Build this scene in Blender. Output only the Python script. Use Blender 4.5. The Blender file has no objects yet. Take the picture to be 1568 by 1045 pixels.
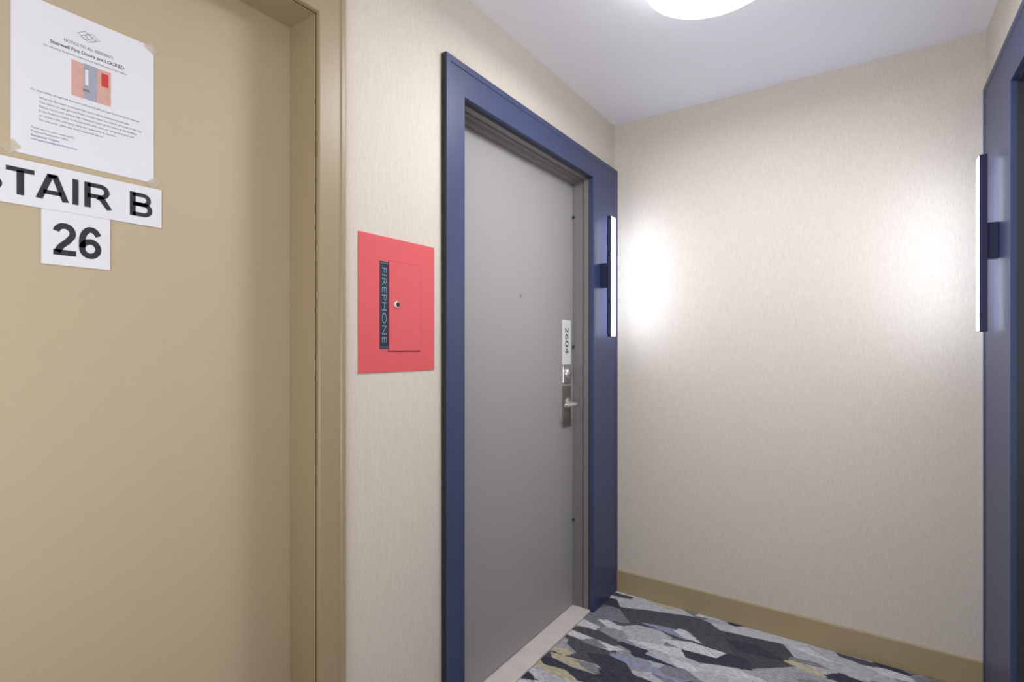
import bpy, bmesh, math
from mathutils import Vector, Matrix

scene = bpy.context.scene
try:
    scene.view_settings.view_transform = 'Standard'
    scene.view_settings.look = 'None'
except Exception:
    pass
COL = scene.collection

def lin(c):
    return tuple(((v/255)/12.92 if v/255 <= 0.04045 else ((v/255+0.055)/1.055)**2.4) for v in c)

# ------------------------------------------------------------ materials
def base_mat(name, rgb, rough=0.6, metal=0.0, spec=0.5):
    m = bpy.data.materials.new(name); m.use_nodes = True
    b = m.node_tree.nodes['Principled BSDF']
    b.inputs['Base Color'].default_value = (*lin(rgb), 1)
    b.inputs['Roughness'].default_value = rough
    b.inputs['Metallic'].default_value = metal
    b.inputs['Specular IOR Level'].default_value = spec
    return m, m.node_tree, b

def painted(name, rgb, rough=0.5, metal=0.0, var=0.06, scale=60, bump=0.05, spec=0.5):
    m, nt, b = base_mat(name, rgb, rough, metal, spec)
    tc = nt.nodes.new('ShaderNodeTexCoord')
    n = nt.nodes.new('ShaderNodeTexNoise'); n.inputs['Scale'].default_value = scale
    n.inputs['Detail'].default_value = 4
    nt.links.new(tc.outputs['Object'], n.inputs['Vector'])
    mr = nt.nodes.new('ShaderNodeMapRange')
    mr.inputs['To Min'].default_value = 1-var; mr.inputs['To Max'].default_value = 1+var
    nt.links.new(n.outputs['Fac'], mr.inputs['Value'])
    hsv = nt.nodes.new('ShaderNodeHueSaturation')
    hsv.inputs['Color'].default_value = (*lin(rgb), 1)
    nt.links.new(mr.outputs['Result'], hsv.inputs['Value'])
    nt.links.new(hsv.outputs['Color'], b.inputs['Base Color'])
    if bump:
        bp = nt.nodes.new('ShaderNodeBump'); bp.inputs['Strength'].default_value = bump
        bp.inputs['Distance'].default_value = 0.001
        nt.links.new(n.outputs['Fac'], bp.inputs['Height'])
        nt.links.new(bp.outputs['Normal'], b.inputs['Normal'])
    return m

def emis(name, rgb, strength):
    m, nt, b = base_mat(name, rgb, 0.4)
    b.inputs['Emission Color'].default_value = (*lin(rgb), 1)
    b.inputs['Emission Strength'].default_value = strength
    return m

def wallpaper(name, rgb):
    m, nt, b = base_mat(name, rgb, 0.62, 0, 0.35)
    tc = nt.nodes.new('ShaderNodeTexCoord')
    def nz(sc, detail=2):
        mp = nt.nodes.new('ShaderNodeMapping'); mp.inputs['Scale'].default_value = sc
        nt.links.new(tc.outputs['Object'], mp.inputs['Vector'])
        n = nt.nodes.new('ShaderNodeTexNoise'); n.inputs['Scale'].default_value = 1
        n.inputs['Detail'].default_value = detail
        nt.links.new(mp.outputs['Vector'], n.inputs['Vector']); return n
    a = nz((480, 480, 70)); c = nz((110, 110, 480)); d = nz((300,300,22))
    ad = nt.nodes.new('ShaderNodeMath'); ad.operation = 'ADD'
    nt.links.new(a.outputs['Fac'], ad.inputs[0]); nt.links.new(c.outputs['Fac'], ad.inputs[1])
    ad2 = nt.nodes.new('ShaderNodeMath'); ad2.operation = 'ADD'
    nt.links.new(ad.outputs[0], ad2.inputs[0]); nt.links.new(d.outputs['Fac'], ad2.inputs[1])
    mr = nt.nodes.new('ShaderNodeMapRange')
    mr.inputs['From Min'].default_value = 0.9; mr.inputs['From Max'].default_value = 2.1
    mr.inputs['To Min'].default_value = 0.86; mr.inputs['To Max'].default_value = 1.10
    nt.links.new(ad2.outputs[0], mr.inputs['Value'])
    hsv = nt.nodes.new('ShaderNodeHueSaturation'); hsv.inputs['Color'].default_value = (*lin(rgb), 1)
    nt.links.new(mr.outputs['Result'], hsv.inputs['Value'])
    nt.links.new(hsv.outputs['Color'], b.inputs['Base Color'])
    bp = nt.nodes.new('ShaderNodeBump'); bp.inputs['Strength'].default_value = 0.25
    bp.inputs['Distance'].default_value = 0.001
    nt.links.new(ad.outputs[0], bp.inputs['Height']); nt.links.new(bp.outputs['Normal'], b.inputs['Normal'])
    return m

def carpet_mat():
    m, nt, b = base_mat('carpet_pattern', (120,120,125), 0.95, 0, 0.1)
    L = nt.links.new
    tc = nt.nodes.new('ShaderNodeTexCoord')
    def mapped(rot, sc, off=(0,0,0)):
        mp = nt.nodes.new('ShaderNodeMapping')
        mp.inputs['Location'].default_value = off
        mp.inputs['Rotation'].default_value = (0, 0, math.radians(rot))
        mp.inputs['Scale'].default_value = sc
        L(tc.outputs['Object'], mp.inputs['Vector']); return mp
    def distort(mp, scale, amt, detail=3):
        n = nt.nodes.new('ShaderNodeTexNoise'); n.inputs['Scale'].default_value = scale
        n.inputs['Detail'].default_value = detail; n.inputs['Roughness'].default_value = 0.8
        L(mp.outputs['Vector'], n.inputs['Vector'])
        s = nt.nodes.new('ShaderNodeVectorMath'); s.operation = 'SUBTRACT'
        L(n.outputs['Color'], s.inputs[0]); s.inputs[1].default_value = (.5,.5,.5)
        k = nt.nodes.new('ShaderNodeVectorMath'); k.operation = 'SCALE'; k.inputs['Scale'].default_value = amt
        L(s.outputs[0], k.inputs[0])
        a = nt.nodes.new('ShaderNodeVectorMath'); a.operation = 'ADD'
        L(mp.outputs['Vector'], a.inputs[0]); L(k.outputs[0], a.inputs[1]); return a
    def shards(vec, scale, stops, dist='EUCLIDEAN'):
        v = nt.nodes.new('ShaderNodeTexVoronoi'); v.inputs['Scale'].default_value = scale
        v.distance = dist; v.voronoi_dimensions = '2D'
        L(vec.outputs[0], v.inputs['Vector'])
        sp = nt.nodes.new('ShaderNodeSeparateColor'); L(v.outputs['Color'], sp.inputs[0])
        r = nt.nodes.new('ShaderNodeValToRGB'); r.color_ramp.interpolation = 'CONSTANT'
        while len(r.color_ramp.elements) < len(stops): r.color_ramp.elements.new(0.5)
        for e, (p, c) in zip(r.color_ramp.elements, stops):
            e.position = p; e.color = (*lin(c), 1)
        L(sp.outputs[0], r.inputs[0]); return r, sp
    mA = mapped(35,(1,1.3,1)); mB = mapped(-30,(1,2.2,1)); mC = mapped(68,(1,3.4,1)); mD = mapped(-8,(1,2.6,1),(.3,.7,0))
    A,_ = shards(distort(mA,130,.010,3), 3.4, [(0,(96,96,102)),(.16,(150,150,155)),(.38,(180,180,186)),(.56,(124,124,129)),(.72,(164,164,170)),(.9,(80,80,86))])
    B,sB = shards(distort(mB,130,.014,3), 4.6, [(0,(192,192,198)),(.26,(84,85,92)),(.42,(156,156,162)),(.64,(128,129,138)),(.84,(170,172,186))])
    C,sC = shards(distort(mC,50,.045,6), 5.2, [(0,(206,206,210)),(.32,(66,68,80)),(.62,(182,175,152)),(.70,(82,83,90)),(.88,(144,151,178))])
    D,sD = shards(distort(mD,50,.075,6), 9, [(0,(204,204,209)),(.34,(64,66,80)),(.62,(188,180,154)),(.74,(132,132,140)),(.88,(60,64,84))])
    def gate(sep, lo):
        g = nt.nodes.new('ShaderNodeMath'); g.operation = 'GREATER_THAN'; g.inputs[1].default_value = lo
        L(sep.outputs[1], g.inputs[0]); return g
    def mix(f, a, c):
        mx = nt.nodes.new('ShaderNodeMix'); mx.data_type = 'RGBA'
        L(f, mx.inputs['Factor']); L(a, mx.inputs['A']); L(c, mx.inputs['B']); return mx.outputs['Result']
    r = mix(gate(sB,.50).outputs[0], A.outputs['Color'], B.outputs['Color'])
    r = mix(gate(sC,.72).outputs[0], r, C.outputs['Color'])
    r = mix(gate(sD,.76).outputs[0], r, D.outputs['Color'])
    f = nt.nodes.new('ShaderNodeTexNoise'); f.inputs['Scale'].default_value = 300; f.inputs['Detail'].default_value = 2
    L(tc.outputs['Object'], f.inputs['Vector'])
    f2 = nt.nodes.new('ShaderNodeTexNoise'); f2.inputs['Scale'].default_value = 40; f2.inputs['Detail'].default_value = 6
    L(mC.outputs['Vector'], f2.inputs['Vector'])
    ad = nt.nodes.new('ShaderNodeMath'); ad.operation='ADD'; L(f.outputs['Fac'], ad.inputs[0]); L(f2.outputs['Fac'], ad.inputs[1])
    mr = nt.nodes.new('ShaderNodeMapRange'); mr.inputs['From Min'].default_value=.5; mr.inputs['From Max'].default_value=1.5
    mr.inputs['To Min'].default_value = .25; mr.inputs['To Max'].default_value = 1.75
    L(ad.outputs[0], mr.inputs['Value'])
    hsv = nt.nodes.new('ShaderNodeHueSaturation'); L(r, hsv.inputs['Color']); L(mr.outputs['Result'], hsv.inputs['Value'])
    L(hsv.outputs['Color'], b.inputs['Base Color'])
    bp = nt.nodes.new('ShaderNodeBump'); bp.inputs['Strength'].default_value = .6; bp.inputs['Distance'].default_value = .003
    L(f.outputs['Fac'], bp.inputs['Height']); L(bp.outputs['Normal'], b.inputs['Normal'])
    return m

WP = wallpaper('wallpaper_linen', (213, 205, 193))
CEIL = painted('ceiling_paint', (240, 239, 246), 0.8, var=.02, scale=200, bump=.15)
BLUE = painted('blue_enamel', (58, 68, 104), 0.4, var=.03)
BLACK = painted('black_edge', (30, 30, 36), 0.5, var=.05)
KHAKI_D = painted('khaki_door_paint', (188, 172, 145), 0.5, var=.02, spec=.35)
KHAKI_F = painted('khaki_frame_paint', (158, 142, 112), 0.42, var=.03)
KHAKI_GAP = painted('khaki_shadow_gap', (80, 66, 44), 0.7)
BASEB = painted('khaki_baseboard', (172, 154, 118), 0.5, var=.03)
GREYD = painted('grey_door_laminate', (158, 156, 158), 0.45, var=.02, scale=120)
GREYF = painted('grey_frame_paint', (124, 120, 118), 0.4, var=.03)
DARKF = painted('dark_frame_paint', (52, 52, 56), 0.4, var=.03)
DGAP = painted('grey_gap', (48, 46, 46), 0.6, var=.03)
RED = painted('red_enamel', (218, 90, 94), 0.4, var=.02)
MARBLE = painted('marble_threshold', (214, 207, 202), 0.3, var=.12, scale=18, bump=0)
CHROME = painted('brushed_chrome', (205, 202, 198), 0.3, .85, var=.05)
BRONZE = painted('brushed_plate', (112, 102, 94), 0.45, .2, var=.05)
PLATE = painted('number_plate_white', (228, 228, 228), 0.4, var=.02)
PAPER = painted('paper_white', (226, 227, 234), 0.7, var=.01, bump=0)
INK = painted('ink_black', (40, 40, 46), 0.6, var=.02, bump=0)
INKG = painted('ink_grey', (120, 120, 126), 0.7, var=.02, bump=0)
INKB = painted('ink_blue', (70, 90, 190), 0.7, var=.02, bump=0)
LAMP_B = emis('lamp_diffuser_bottom', (250, 250, 252), 52)
LAMP_S = emis('lamp_diffuser_side', (250, 250, 252), 5)
LAMP_B2 = emis('lamp_diffuser_bottom_dim', (250, 250, 252), 15)
SCON = emis('sconce_diffuser', (230, 237, 255), 16)
SCBODY = painted('sconce_housing', (44, 48, 78), 0.35, .3, var=.03)
STRIPBG = painted('label_strip_black', (24, 34, 50), 0.3, var=.03)
STRIPFG = painted('label_strip_letters', (120, 150, 174), 0.3, var=.03)
PICA = painted('picture_pinkish', (210, 166, 154), .7, var=.15, scale=90, bump=0)
PICB = painted('picture_bluegrey', (160, 164, 180), .7, var=.1, bump=0)
PICR = painted('picture_red', (205, 60, 60), .7, var=.1, bump=0)
tape_m, tnt, tb = base_mat('clear_tape', (225, 215, 190), .3); tb.inputs['Alpha'].default_value = .35
TAPE = tape_m

# ------------------------------------------------------------ helpers
def empty(name, loc=(0,0,0)):
    e = bpy.data.objects.new(name, None); e.location = loc; e.empty_display_size = .05
    COL.objects.link(e); return e

def link(ob, parent):
    COL.objects.link(ob)
    if parent is not None:
        ob.parent = parent
        ob.matrix_parent_inverse = Matrix.Translation(-Vector(parent.location))
    return ob

def boxes(name, lst, mat, parent=None, bevel=0, seg=2):
    me = bpy.data.meshes.new(name); bm = bmesh.new()
    for (x0,x1,y0,y1,z0,z1) in lst:
        vs = [bm.verts.new(p) for p in [(x0,y0,z0),(x1,y0,z0),(x1,y1,z0),(x0,y1,z0),(x0,y0,z1),(x1,y0,z1),(x1,y1,z1),(x0,y1,z1)]]
        for f in [(0,3,2,1),(4,5,6,7),(0,1,5,4),(1,2,6,5),(2,3,7,6),(3,0,4,7)]:
            bm.faces.new([vs[i] for i in f])
    if bevel:
        bmesh.ops.bevel(bm, geom=bm.edges[:], offset=bevel, segments=seg, affect='EDGES', profile=.5)
    bm.to_mesh(me); bm.free(); me.materials.append(mat)
    return link(bpy.data.objects.new(name, me), parent)

def sweep(name, prof, y0, y1, H, mats, parent=None):
    me = bpy.data.meshes.new(name); bm = bmesh.new(); rows = []
    for (a,t,f,x,mi) in prof:
        rows.append(([bm.verts.new((x,y0-a,0)), bm.verts.new((x,y0-a,H+t)), bm.verts.new((x,y1+f,H+t)), bm.verts.new((x,y1+f,0))], mi))
    for i in range(len(rows)-1):
        A,_ = rows[i]; B,mi = rows[i+1]
        for k in range(3):
            fc = bm.faces.new([A[k],A[k+1],B[k+1],B[k]]); fc.material_index = mi
    bmesh.ops.recalc_face_normals(bm, faces=bm.faces[:])
    bm.to_mesh(me); bm.free()
    for m in mats: me.materials.append(m)
    return link(bpy.data.objects.new(name, me), parent)

def lathe(name, prof, mats, origin=(0,0,0), axis='Z', seg=64, parent=None, sgn=1):
    me = bpy.data.meshes.new(name); bm = bmesh.new(); rings = []
    def P(r,h,a):
        c,s = math.cos(a)*r, math.sin(a)*r
        if axis == 'Z': v = (c,s,h)
        else: v = (h*sgn,c,s)
        return tuple(v[i]+origin[i] for i in range(3))
    for (r,h,mi) in prof:
        if r == 0: rings.append(([bm.verts.new(P(0,h,0))], mi))
        else: rings.append(([bm.verts.new(P(r,h,2*math.pi*i/seg)) for i in range(seg)], mi))
    for k in range(len(rings)-1):
        A,_ = rings[k]; B,mi = rings[k+1]
        for i in range(seg):
            j = (i+1)%seg
            if len(A)==1 and len(B)==1: continue
            if len(A)==1: f = bm.faces.new([A[0],B[i],B[j]])
            elif len(B)==1: f = bm.faces.new([A[i],B[0],A[j]])
            else: f = bm.faces.new([A[i],B[i],B[j],A[j]])
            f.material_index = mi; f.smooth = True
    bmesh.ops.recalc_face_normals(bm, faces=bm.faces[:])
    bm.to_mesh(me); bm.free()
    for m in mats: me.materials.append(m)
    try: me.set_sharp_from_angle(angle=math.radians(40))
    except Exception: pass
    return link(bpy.data.objects.new(name, me), parent)

def text_on_x(name, body, x, y0, y1, z0, z1, mat, parent=None, bold=0.0, vertical=False):
    cu = bpy.data.curves.new(name+'_c', 'FONT'); cu.body = body; cu.size = 1; cu.offset = bold
    cu.resolution_u = 4
    to = bpy.data.objects.new(name+'_t', cu); COL.objects.link(to)
    dg = bpy.context.evaluated_depsgraph_get(); dg.update()
    me = bpy.data.meshes.new_from_object(to.evaluated_get(dg))
    bpy.data.objects.remove(to)
    xs = [v.co.x for v in me.vertices]; ys = [v.co.y for v in me.vertices]
    ax,bx,ay,by = min(xs),max(xs),min(ys),max(ys)
    for v in me.vertices:
        u = (v.co.x-ax)/(bx-ax); w = (v.co.y-ay)/(by-ay)
        if vertical: v.co = (x, y0+w*(y1-y0), z1-u*(z1-z0))
        else: v.co = (x, y0+u*(y1-y0), z0+w*(z1-z0))
    me.materials.clear(); me.materials.append(mat); me.name = name
    return link(bpy.data.objects.new(name, me), parent)

def arc(cx,cy,rx,ry,a0,a1,n=18):
    return [(cx+rx*math.cos(math.radians(a0+(a1-a0)*i/n)), cy+ry*math.sin(math.radians(a0+(a1-a0)*i/n))) for i in range(n+1)]
GL = {
 'S':[(arc(.35,.715,.255,.20,18,90,8)+arc(.35,.715,.255,.20,90,250,14)[1:]+arc(.36,.295,.265,.21,78,-90,14)+arc(.36,.295,.265,.21,-90,-168,8)[1:], .165)],
 'T':[([(0,.915),(.76,.915)],.17),([(.38,0),(.38,.9)],.2)],
 'A':[([(.10,0),(.43,1)],.2),([(.86,0),(.53,1)],.2),([(.22,.30),(.74,.30)],.16),([(.36,.93),(.6,.93)],.14)],
 'I':[([(.1,0),(.1,1)],.2)],
 'R':[([(.1,0),(.1,1)],.2),([(.1,.915),(.5,.915)]+arc(.5,.70,.215,.215,90,-90,12)[1:]+[(.1,.485)],.17),([(.42,.47),(.55,.42),(.80,0)],.2)],
 'B':[([(.1,0),(.1,1)],.2),([(.1,.915),(.46,.915)]+arc(.46,.715,.2,.2,90,-90,12)[1:]+[(.1,.515)],.165),([(.1,.515),(.49,.515)]+arc(.49,.3,.215,.215,90,-90,12)[1:]+[(.1,.085)],.17)],
 '2':[(arc(.32,.695,.225,.22,170,-30,18)+[(.40,.44),(.22,.27),(.12,.10)],.18),([(.02,.085),(.64,.085)],.17)],
 '6':[(arc(.33,.31,.225,.225,0,360,28),.175),(arc(.35,.52,.245,.395,32,180,16)+[(.105,.33)],.18)],
}
def glyph(name, ch, x, y0,y1,z0,z1, mat, parent):
    quads=[]
    for pts,wd in GL[ch]:
        P=[Vector(p) for p in pts]; n=len(P); h=wd/2; closed=(P[0]-P[-1]).length<1e-5
        L_=[];R_=[]
        for i in range(n):
            if closed: a=P[(i-1)%(n-1)]; b=P[(i+1)%(n-1)] if i<n-1 else P[1]
            else: a=P[max(i-1,0)]; b=P[min(i+1,n-1)]
            d0=(P[i]-a); d1=(b-P[i])
            if d0.length<1e-6: d0=d1
            if d1.length<1e-6: d1=d0
            d0=d0.normalized(); d1=d1.normalized()
            t=(d0+d1).normalized(); nn=Vector((-t.y,t.x)); k=min(1/max(nn.dot(Vector((-d0.y,d0.x))),.5),1.4)
            L_.append(P[i]+nn*h*k); R_.append(P[i]-nn*h*k)
        for i in range(n-1): quads.append([L_[i],L_[i+1],R_[i+1],R_[i]])
    for q in quads:
        for v in q: v.y=min(max(v.y,0),1)
    xs=[v.x for q in quads for v in q]; ys=[v.y for q in quads for v in q]
    ax,bx,ay,by=min(xs),max(xs),min(ys),max(ys)
    me=bpy.data.meshes.new(name); bm=bmesh.new()
    for q in quads:
        try: bm.faces.new([bm.verts.new((x,y0+(v.x-ax)/(bx-ax)*(y1-y0),z0+(v.y-ay)/(by-ay)*(z1-z0))) for v in q])
        except Exception: pass
    bm.to_mesh(me); bm.free(); me.materials.append(mat)
    return link(bpy.data.objects.new(name,me), parent)

# ------------------------------------------------------------ dimensions
XL, XR, YB, YN, H = -1.092, .352, 2.547, -2.7, 2.40
# ------------------------------------------------------------ shell
boxes('floor', [(XL-.25, XR+.25, YN-.1, YB+.1, -.1, 0)], carpet_mat())
boxes('ceiling', [(XL-.25, XR+.25, YN-.1, YB+.1, H, H+.1)], CEIL)
boxes('wall_back', [(XL-.25, XR+.25, YB, YB+.1, 0, H)], WP)
boxes('wall_near', [(XL-.25, XR+.25, YN-.1, YN, 0, H)], WP)
boxes('wall_left', [(XL-.25,XL,YN,-.16,0,H),(XL-.25,XL,-.16,.80,2.07,H),(XL-.25,XL,.80,1.29,0,H),
                    (XL-.25,XL,1.29,2.29,2.08,H),(XL-.25,XL,2.29,YB,0,H)], WP)
boxes('wall_right', [(XR,XR+.25,YN,1.16,0,H),(XR,XR+.25,1.16,2.135,2.06,H),(XR,XR+.25,2.135,YB,0,H)], WP)
boxes('baseboard_back', [(XL+.02, XR-.01, YB-.012, YB, 0, .108)], BASEB, bevel=.002)
boxes('baseboard_left', [(XL, XL+.012, .853, 1.222, 0, .108),(XL, XL+.012, YN, -.217, 0, .108)], BASEB, bevel=.002)
boxes('baseboard_right', [(XR-.012, XR, YN, 1.088, 0, .108)], BASEB, bevel=.002)
boxes('baseboard_near', [(XL+.012, XR-.012, YN, YN+.012, 0, .108)], BASEB, bevel=.002)

# ------------------------------------------------------------ stair door (door_1)
d1 = empty('door_1', (-1.2, .32, 0))
y0,y1,DH = -.14, .777, 2.05
w=.075
sweep('frame', [(w,w,w,XL-.02,0),(w,w,w,XL+.012,0),(w-.004,w-.004,w-.004,XL+.014,0),(w-.013,w-.013,w-.013,XL+.014,0),(w-.016,w-.016,w-.016,XL+.010,0),
                (.002,.002,.002,XL+.010,0),(0,0,0,XL+.008,0),(0,0,0,XL-.002,0),(.003,.003,.003,XL-.002,1),(.003,.003,.003,XL-.005,1),(0,0,0,XL-.005,1),
                (0,0,0,-1.196,0),(.022,.022,.022,-1.196,0),(.022,.022,.022,-1.25,0)], y0,y1,DH,[KHAKI_F,KHAKI_GAP],d1)
boxes('leaf', [(-1.243,-1.198,y0-.006,y1+.006,.008,DH+.006)], KHAKI_D, d1, bevel=.0015)
boxes('saddle', [(-1.24,-1.10,y0,y1,0,.007)], KHAKI_F, d1, bevel=.002)
lathe('lever_rose', [(0,0,0),(.026,0,0),(.026,.006,0),(.022,.009,0),(.009,.009,0),(.009,.05,0),(0,.05,0)], [CHROME], (-1.198,-.07,.98),'X',32,d1)
boxes('lever', [(-1.156,-1.142,-.082,.045,.972,.990)], CHROME, d1, bevel=.004)

SX = -1.1975
nt_ = empty('notice_paper', (SX, .365, 1.72))
px0,px1,pz0,pz1 = .258,.472,1.583,1.858
boxes('sheet', [(SX-.0002,SX+.0006,px0,px1,pz0,pz1)], PAPER, nt_)
TX = SX+.0009
def pt(u,v): return px0+u*(px1-px0), pz1-v*(pz1-pz0)
def ptext(nm, s, u0,u1,v0,v1,mat,bold=0):
    a,b = pt(u0,v1); c,d = pt(u1,v0)
    text_on_x(nm, s, TX, a,c,b,d, mat, nt_, bold)
ptext('title','NOTICE TO ALL RESIDENTS',.33,.68,.185,.205,INKG)
ptext('heading','Stairwell Fire Doors are LOCKED',.24,.76,.225,.248,INK,.01)
ptext('subheading','for security purposes, please note the following information',.2,.78,.268,.284,INKG)
a,b = pt(.38,.54); c,d = pt(.66,.305)
boxes('picture', [(SX+.0006,SX+.0009,a,c,b,d)], PICA, nt_)
boxes('picture_door', [(SX+.0009,SX+.0011,a+.018,a+.038,b,d)], PICB, nt_)
boxes('picture_lock', [(SX+.0011,SX+.0012,a+.020,a+.025,b+.026,d-.010)], PAPER, nt_)
boxes('picture_handle', [(SX+.0011,SX+.0012,a+.017,a+.027,b+.014,b+.018)], INKG, nt_)
boxes('picture_red_sign', [(SX+.0009,SX+.0011,a+.045,a+.056,b+.034,d-.006)], PICR, nt_)
lines = [('For your safety, all stairwell doors are locked and will not open from inside the stairwell',.12,.88),
 ('When the fire alarm is activated the doors will be released automatically',.17,.8),
 ('The doors to the ground floor remain open for exit at all times of the day',.17,.9),
 ('Please carry your access fob whenever you use the stairs in the building',.17,.86),
 ('If you become locked in the stairwell walk down to the ground level exit',.17,.84),
 ('or contact the concierge desk for assistance at any time',.17,.7),
 ('Do not prop open any of the stairwell doors',.17,.6)]
for i,(s,u0,u1) in enumerate(lines):
    v = .575+i*.028 + (.012 if i else 0)
    ptext('line_%d'%i, s,u0,u1,v,v+.017,INKG)
for i,(s,u1,mt) in enumerate([('Thank you for your cooperation,',.4,INKG),('Property Management Office',.36,INKG),('Residential Towers',.3,INKG),('management@residence.com',.42,INKB)]):
    v=.815+i*.024
    ptext('sign_%d'%i, s,.12,u1,v,v+.015,mt)
me = bpy.data.meshes.new('logo'); bm = bmesh.new()
for (cu,cv) in [(.475,.115),(.525,.115),(.5,.123)]:
    cy,cz = pt(cu,cv); r=.009; q=.0082
    o=[bm.verts.new((TX,cy+r*dx*1.3,cz+r*dz*.9)) for dx,dz in [(1,0),(0,1),(-1,0),(0,-1)]]
    n=[bm.verts.new((TX,cy+q*dx*1.3,cz+q*dz*.9)) for dx,dz in [(1,0),(0,1),(-1,0),(0,-1)]]
    for k in range(4): bm.faces.new([o[k],o[(k+1)%4],n[(k+1)%4],n[k]])
bm.to_mesh(me); bm.free(); me.materials.append(INKG); link(bpy.data.objects.new('logo',me), nt_)
for i,(ty,tz) in enumerate([(.468,1.853),(.472,1.583),(.258,1.59)]):
    o = boxes('tape_%d'%i, [(SX+.0008,SX+.0012,-.011,.011,-.008,.008)], TAPE, None)
    o.rotation_euler = (math.radians([-35,40,45][i]),0,0); o.location=(0,ty,tz)
    o.parent = nt_; o.matrix_parent_inverse = Matrix.Translation(-Vector(nt_.location))

s1 = empty('stair_sign', (SX,.35,1.53))
boxes('plate', [(SX-.0002,SX+.0016,.196,.486,1.4945,1.572)], PAPER, s1, bevel=.0003)
for ch,(a,b) in {'S':(.2105,.2470),'T':(.2515,.2880),'A':(.2895,.3355),'I':(.3405,.3495),'R':(.3580,.4010),'B':(.4300,.4690)}.items():
    glyph('letter_'+ch.lower(), ch, SX+.0019, a,b,1.5105,1.5570,INK,s1)
s2 = empty('floor_number_sign', (SX,.35,1.446))
boxes('plate', [(SX-.0002,SX+.0014,.2975,.398,1.398,1.4942)], PAPER, s2, bevel=.0003)
glyph('digit_2','2',SX+.0017,.3130,.3460,1.416,1.474,INK,s2)
glyph('digit_6','6',SX+.0017,.3500,.3840,1.415,1.474,INK,s2)

# ------------------------------------------------------------ apartment door (door_2)
d2 = empty('door_2', (-1.18, 1.79, 0))
y0,y1,DH = 1.3126, 2.267, 2.056
F = XL+.020
sweep('surround', [(.092,.105,.2795,XL,0),(.092,.105,.2795,F-.001,1),(.091,.104,.2785,F,0),(.072,.085,.2585,F,0),(.070,.083,.2565,F-.003,0),
                   (.001,.001,.001,F-.003,0),(0,0,0,F-.004,0),(0,0,0,XL-.006,0)], y0,y1,DH,[BLUE,BLACK],d2)
s=-.005; t=-.008
sweep('frame', [(.0,.0,.0,XL-.004,1),(s,t,s,XL-.008,1),(s,t,s,XL-.034,0),(s+.003,t+.004,s+.003,XL-.035,1),(s+.003,t+.004,s+.003,XL-.039,1),(s-.002,t-.004,s-.002,XL-.040,0),
                (s-.002,t-.004,s-.002,XL-.062,0),(s-.007,t-.016,s-.007,XL-.064,0),(s-.007,t-.016,s-.007,-1.179,0),(.02,.02,.02,-1.179,0),(.02,.02,.02,-1.25,0)], y0,y1,DH,[GREYF,DGAP],d2)
LX=-1.18
boxes('leaf', [(LX-.045,LX,y0+.004,y1-.004,.018,DH-.004)], GREYD, d2, bevel=.001)
boxes('threshold', [(LX-.05,XL+.004,y0+.007,y1-.007,0,.014)], MARBLE, d2, bevel=.004)
lathe('peephole', [(0,.001,1),(.004,.001,1),(.004,.003,0),(.007,.003,0),(.008,0,0)], [CHROME,BLACK], (LX,1.798,1.464),'X',24,d2)
boxes('number_plate', [(LX,LX+.003,2.150,2.232,1.172,1.380)], PLATE, d2, bevel=.001)
text_on_x('number_digits','2604',LX+.0034,2.174,2.208,1.222,1.348,INK,d2,bold=.0,vertical=True)
boxes('lock_plate', [(LX,LX+.006,2.152,2.230,.880,1.070)], BRONZE, d2, bevel=.0025)
boxes('deadbolt_plate', [(LX,LX+.007,2.152,2.230,1.086,1.166)], CHROME, d2, bevel=.003)
lathe('deadbolt', [(.030,.006,0),(.029,.014,0),(.024,.020,0),(.014,.020,0),(.013,.023,0),(0,.023,0)], [CHROME], (LX,2.193,1.128),'X',40,d2)
boxes('deadbolt_keyway', [(LX+.022,LX+.0236,2.1915,2.1945,1.121,1.135)], BLACK, d2)
lathe('lever_neck', [(.026,.004,0),(.026,.010,0),(.022,.013,0),(.010,.014,0),(.0095,.055,0),(.008,.060,0),(0,.061,0)], [CHROME], (LX,2.193,.990),'X',32,d2)
me = bpy.data.meshes.new('lever_arm'); bm = bmesh.new(); rings=[]
for (yy,hw,ht,xo) in [(2.205,.007,.007,.052),(2.193,.010,.011,.054),(2.17,.008,.0105,.056),(2.13,.006,.0095,.055),(2.10,.0055,.009,.051),(2.088,.004,.007,.048)]:
    rings.append([bm.verts.new((LX+xo+hw*math.cos(a),yy,.990+ht*math.sin(a))) for a in [2*math.pi*k/16 for k in range(16)]])
for A,B in zip(rings,rings[1:]):
    for k in range(16):
        f=bm.faces.new([A[k],A[(k+1)%16],B[(k+1)%16],B[k]]); f.smooth=True
bm.faces.new(rings[0]); bm.faces.new(rings[-1]); bmesh.ops.recalc_face_normals(bm,faces=bm.faces[:])
bm.to_mesh(me); bm.free(); me.materials.append(CHROME); link(bpy.data.objects.new('lever_arm',me), d2)
for i,zz in enumerate([.42,1.25,1.87]):
    boxes('silencer_%d'%i, [(-1.178,-1.168,y1-.020,y1-.0125,zz,zz+.012)], DARKF, d2, bevel=.001)

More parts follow.
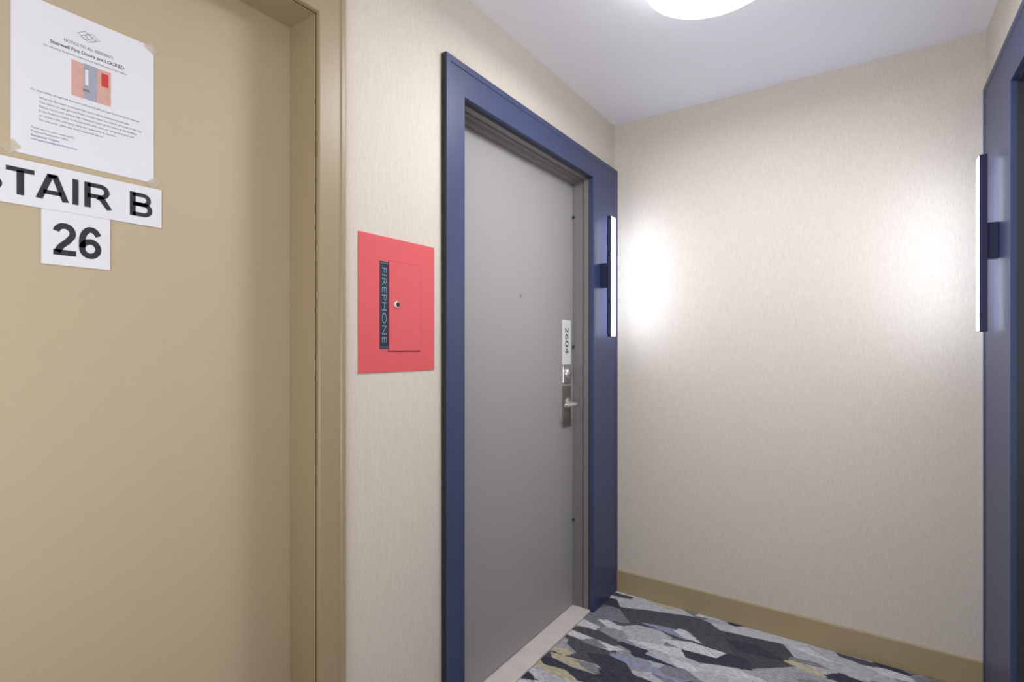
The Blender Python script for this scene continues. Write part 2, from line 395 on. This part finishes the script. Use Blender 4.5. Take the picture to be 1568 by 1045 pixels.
# ------------------------------------------------------------ right door (door_3)
d3 = empty('door_3', (.45, 1.65, 0))
y0,y1,DH = 1.18, 2.114, 2.04
G = XR-.010
sweep('surround', [(.092,.15,.4325,XR,0),(.092,.15,.4325,G+.001,1),(.091,.149,.4315,G,0),(.072,.13,.4125,G,0),(.070,.128,.4105,G+.003,0),
                   (.001,.001,.001,G+.003,0),(0,0,0,G+.004,0),(0,0,0,XR+.012,0)], y0,y1,DH,[BLUE,BLACK],d3)
sweep('frame', [(0,0,0,XR+.008,0),(s,t,s,XR+.008,0),(s,t,s,XR+.03,0),(s+.004,t+.006,s+.004,XR+.032,1),(s+.004,t+.006,s+.004,XR+.04,1),(s-.002,t-.004,s-.002,XR+.042,0),
                (s-.009,t-.016,s-.009,XR+.064,0),(s-.009,t-.016,s-.009,XR+.087,0),(.02,.02,.02,XR+.087,0),(.02,.02,.02,XR+.15,0)], y0,y1,DH,[DARKF,BLACK],d3)
RX = XR+.088
boxes('leaf', [(RX,RX+.045,y0+.004,y1-.004,.018,DH-.004)], GREYD, d3, bevel=.001)
boxes('threshold', [(XR-.004,RX+.05,y0+.007,y1-.007,0,.014)], MARBLE, d3, bevel=.004)
lathe('peephole', [(0,.001,1),(.004,.001,1),(.004,.003,0),(.007,.003,0),(.008,0,0)], [CHROME,BLACK], (RX,1.647,1.464),'X',24,d3,-1)
boxes('lock_plate', [(RX-.006,RX,1.215,1.281,.89,1.168)], BRONZE, d3, bevel=.0025)
lathe('lever_neck', [(.026,.004,0),(.026,.010,0),(.022,.013,0),(.010,.014,0),(.0095,.055,0),(0,.056,0)], [CHROME], (RX,1.248,.985),'X',32,d3,-1)
boxes('lever_arm', [(RX-.062,RX-.048,1.238,1.355,.976,.994)], CHROME, d3, bevel=.004)

# ------------------------------------------------------------ red fire cabinet
rp = empty('fire_alarm_cabinet', (XL,1.04,1.368))
boxes('face_plate', [(XL,XL+.003,.899,1.184,1.184,1.553)], RED, rp, bevel=.001)
boxes('strip_window', [(XL+.003,XL+.0036,.9689,.9995,1.246,1.486)], STRIPBG, rp)
text_on_x('strip_lettering','FIREPHONE',XL+.0039,.9765,.9925,1.264,1.468,STRIPFG,rp,vertical=True,bold=-.012)
for i,(zz) in enumerate([1.2465,1.252,1.4795,1.4845]):
    boxes('strip_end_%d'%i, [(XL+.0036,XL+.0040,.9695,.9990,zz,zz+.0012)], STRIPFG, rp)
boxes('hinge_gap', [(XL+.003,XL+.0034,.9995,1.1244,1.2388,1.4892)], painted('dark_red_gap',(150,44,50),.5), rp)
boxes('cabinet_door', [(XL+.0034,XL+.0062,1.0010,1.1227,1.2405,1.4875)], RED, rp, bevel=.001)
lathe('cam_lock', [(.0095,.006,0),(.009,.010,0),(.007,.0115,0),(.003,.0115,1),(0,.0115,1)], [PLATE,BLACK], (XL,1.0277,1.370),'X',28,rp)

# ------------------------------------------------------------ sconces
def sconce(name, wallx, x_in, x_out, yc0, yc1, sgn):
    e = empty(name, ((x_in+x_out)/2,(yc0+yc1)/2,1.59))
    lo,hi = 1.306,1.876
    xm = x_out - sgn*.004
    mn,mx_ = min(x_in,x_out),max(x_in,x_out)
    boxes('housing', [(min(x_in,xm),max(x_in,xm),yc0+.0015,yc1-.010,lo,hi),(mn,mx_,yc0,yc0+.0015,lo,hi)], SCBODY, e)
    boxes('end_cap_top', [(mn,mx_,yc0,yc1,hi,hi+.003)], SCBODY, e, bevel=.001)
    boxes('end_cap_bottom', [(mn,mx_,yc0,yc1,lo-.003,lo)], SCBODY, e, bevel=.001)
    boxes('diffuser', [(min(xm,x_out),max(xm,x_out),yc0+.0015,yc1-.010,lo,hi),(mn,mx_,yc1-.010,yc1,lo,hi)], SCON, e)
    boxes('bracket', [(min(wallx,x_in),max(wallx,x_in),yc0+.008,yc1-.008,1.54,1.657)], SCBODY, e, bevel=.002)
    return e
sconce('wall_sconce', F-.003, -1.036, -1.015, 2.330, 2.385, 1)
sconce('wall_sconce.001', G+.003, .317, .296, 2.270, 2.325, -1)

# ------------------------------------------------------------ ceiling lights
def flush(name, x, y, mb):
    e = empty(name,(x,y,2.35))
    lathe('canopy', [(0,2.3995,0),(.165,2.3995,0),(.165,2.386,0),(0,2.386,0)], [CEIL], (x,y,0),'Z',64,e)
    lathe('drum_diffuser', [(0,2.386,1),(.186,2.386,1),(.190,2.382,1),(.190,2.312,1),(.187,2.304,1),(.181,2.300,0),(0,2.299,0)], [mb,LAMP_S], (x,y,0),'Z',96,e)
    return e
flush('flush_ceiling_light', -.37, 1.56, LAMP_B)
flush('flush_ceiling_light.001', -.37, -1.7, LAMP_B2)

# soft fill light added to even out brightness (unseen, behind the camera, aimed up and down the hall)
al = bpy.data.lights.new('added_fill_light','AREA'); al.shape='RECTANGLE'; al.size=1.1; al.size_y=.8
al.energy = 21; al.color = (.94,.96,1.0)
ao = bpy.data.objects.new('added_fill_light', al); COL.objects.link(ao)
ao.location = (-.30,-.75,1.0)
ao.rotation_euler = Vector((.05,.72,.72)).to_track_quat('-Z','Y').to_euler()

# ------------------------------------------------------------ world + camera
w_ = bpy.data.worlds.new('world'); scene.world = w_; w_.use_nodes = True
w_.node_tree.nodes['Background'].inputs[0].default_value = (.5,.5,.5,1)
w_.node_tree.nodes['Background'].inputs[1].default_value = .3
cam = bpy.data.cameras.new('camera'); co = bpy.data.objects.new('camera', cam); COL.objects.link(co)
co.location = (0,0,1.25); co.rotation_euler = (math.radians(90),0,math.radians(34.2))
cam.lens = 18.48; cam.sensor_width = 36; cam.shift_y = .0067; cam.clip_start = .02
scene.camera = co
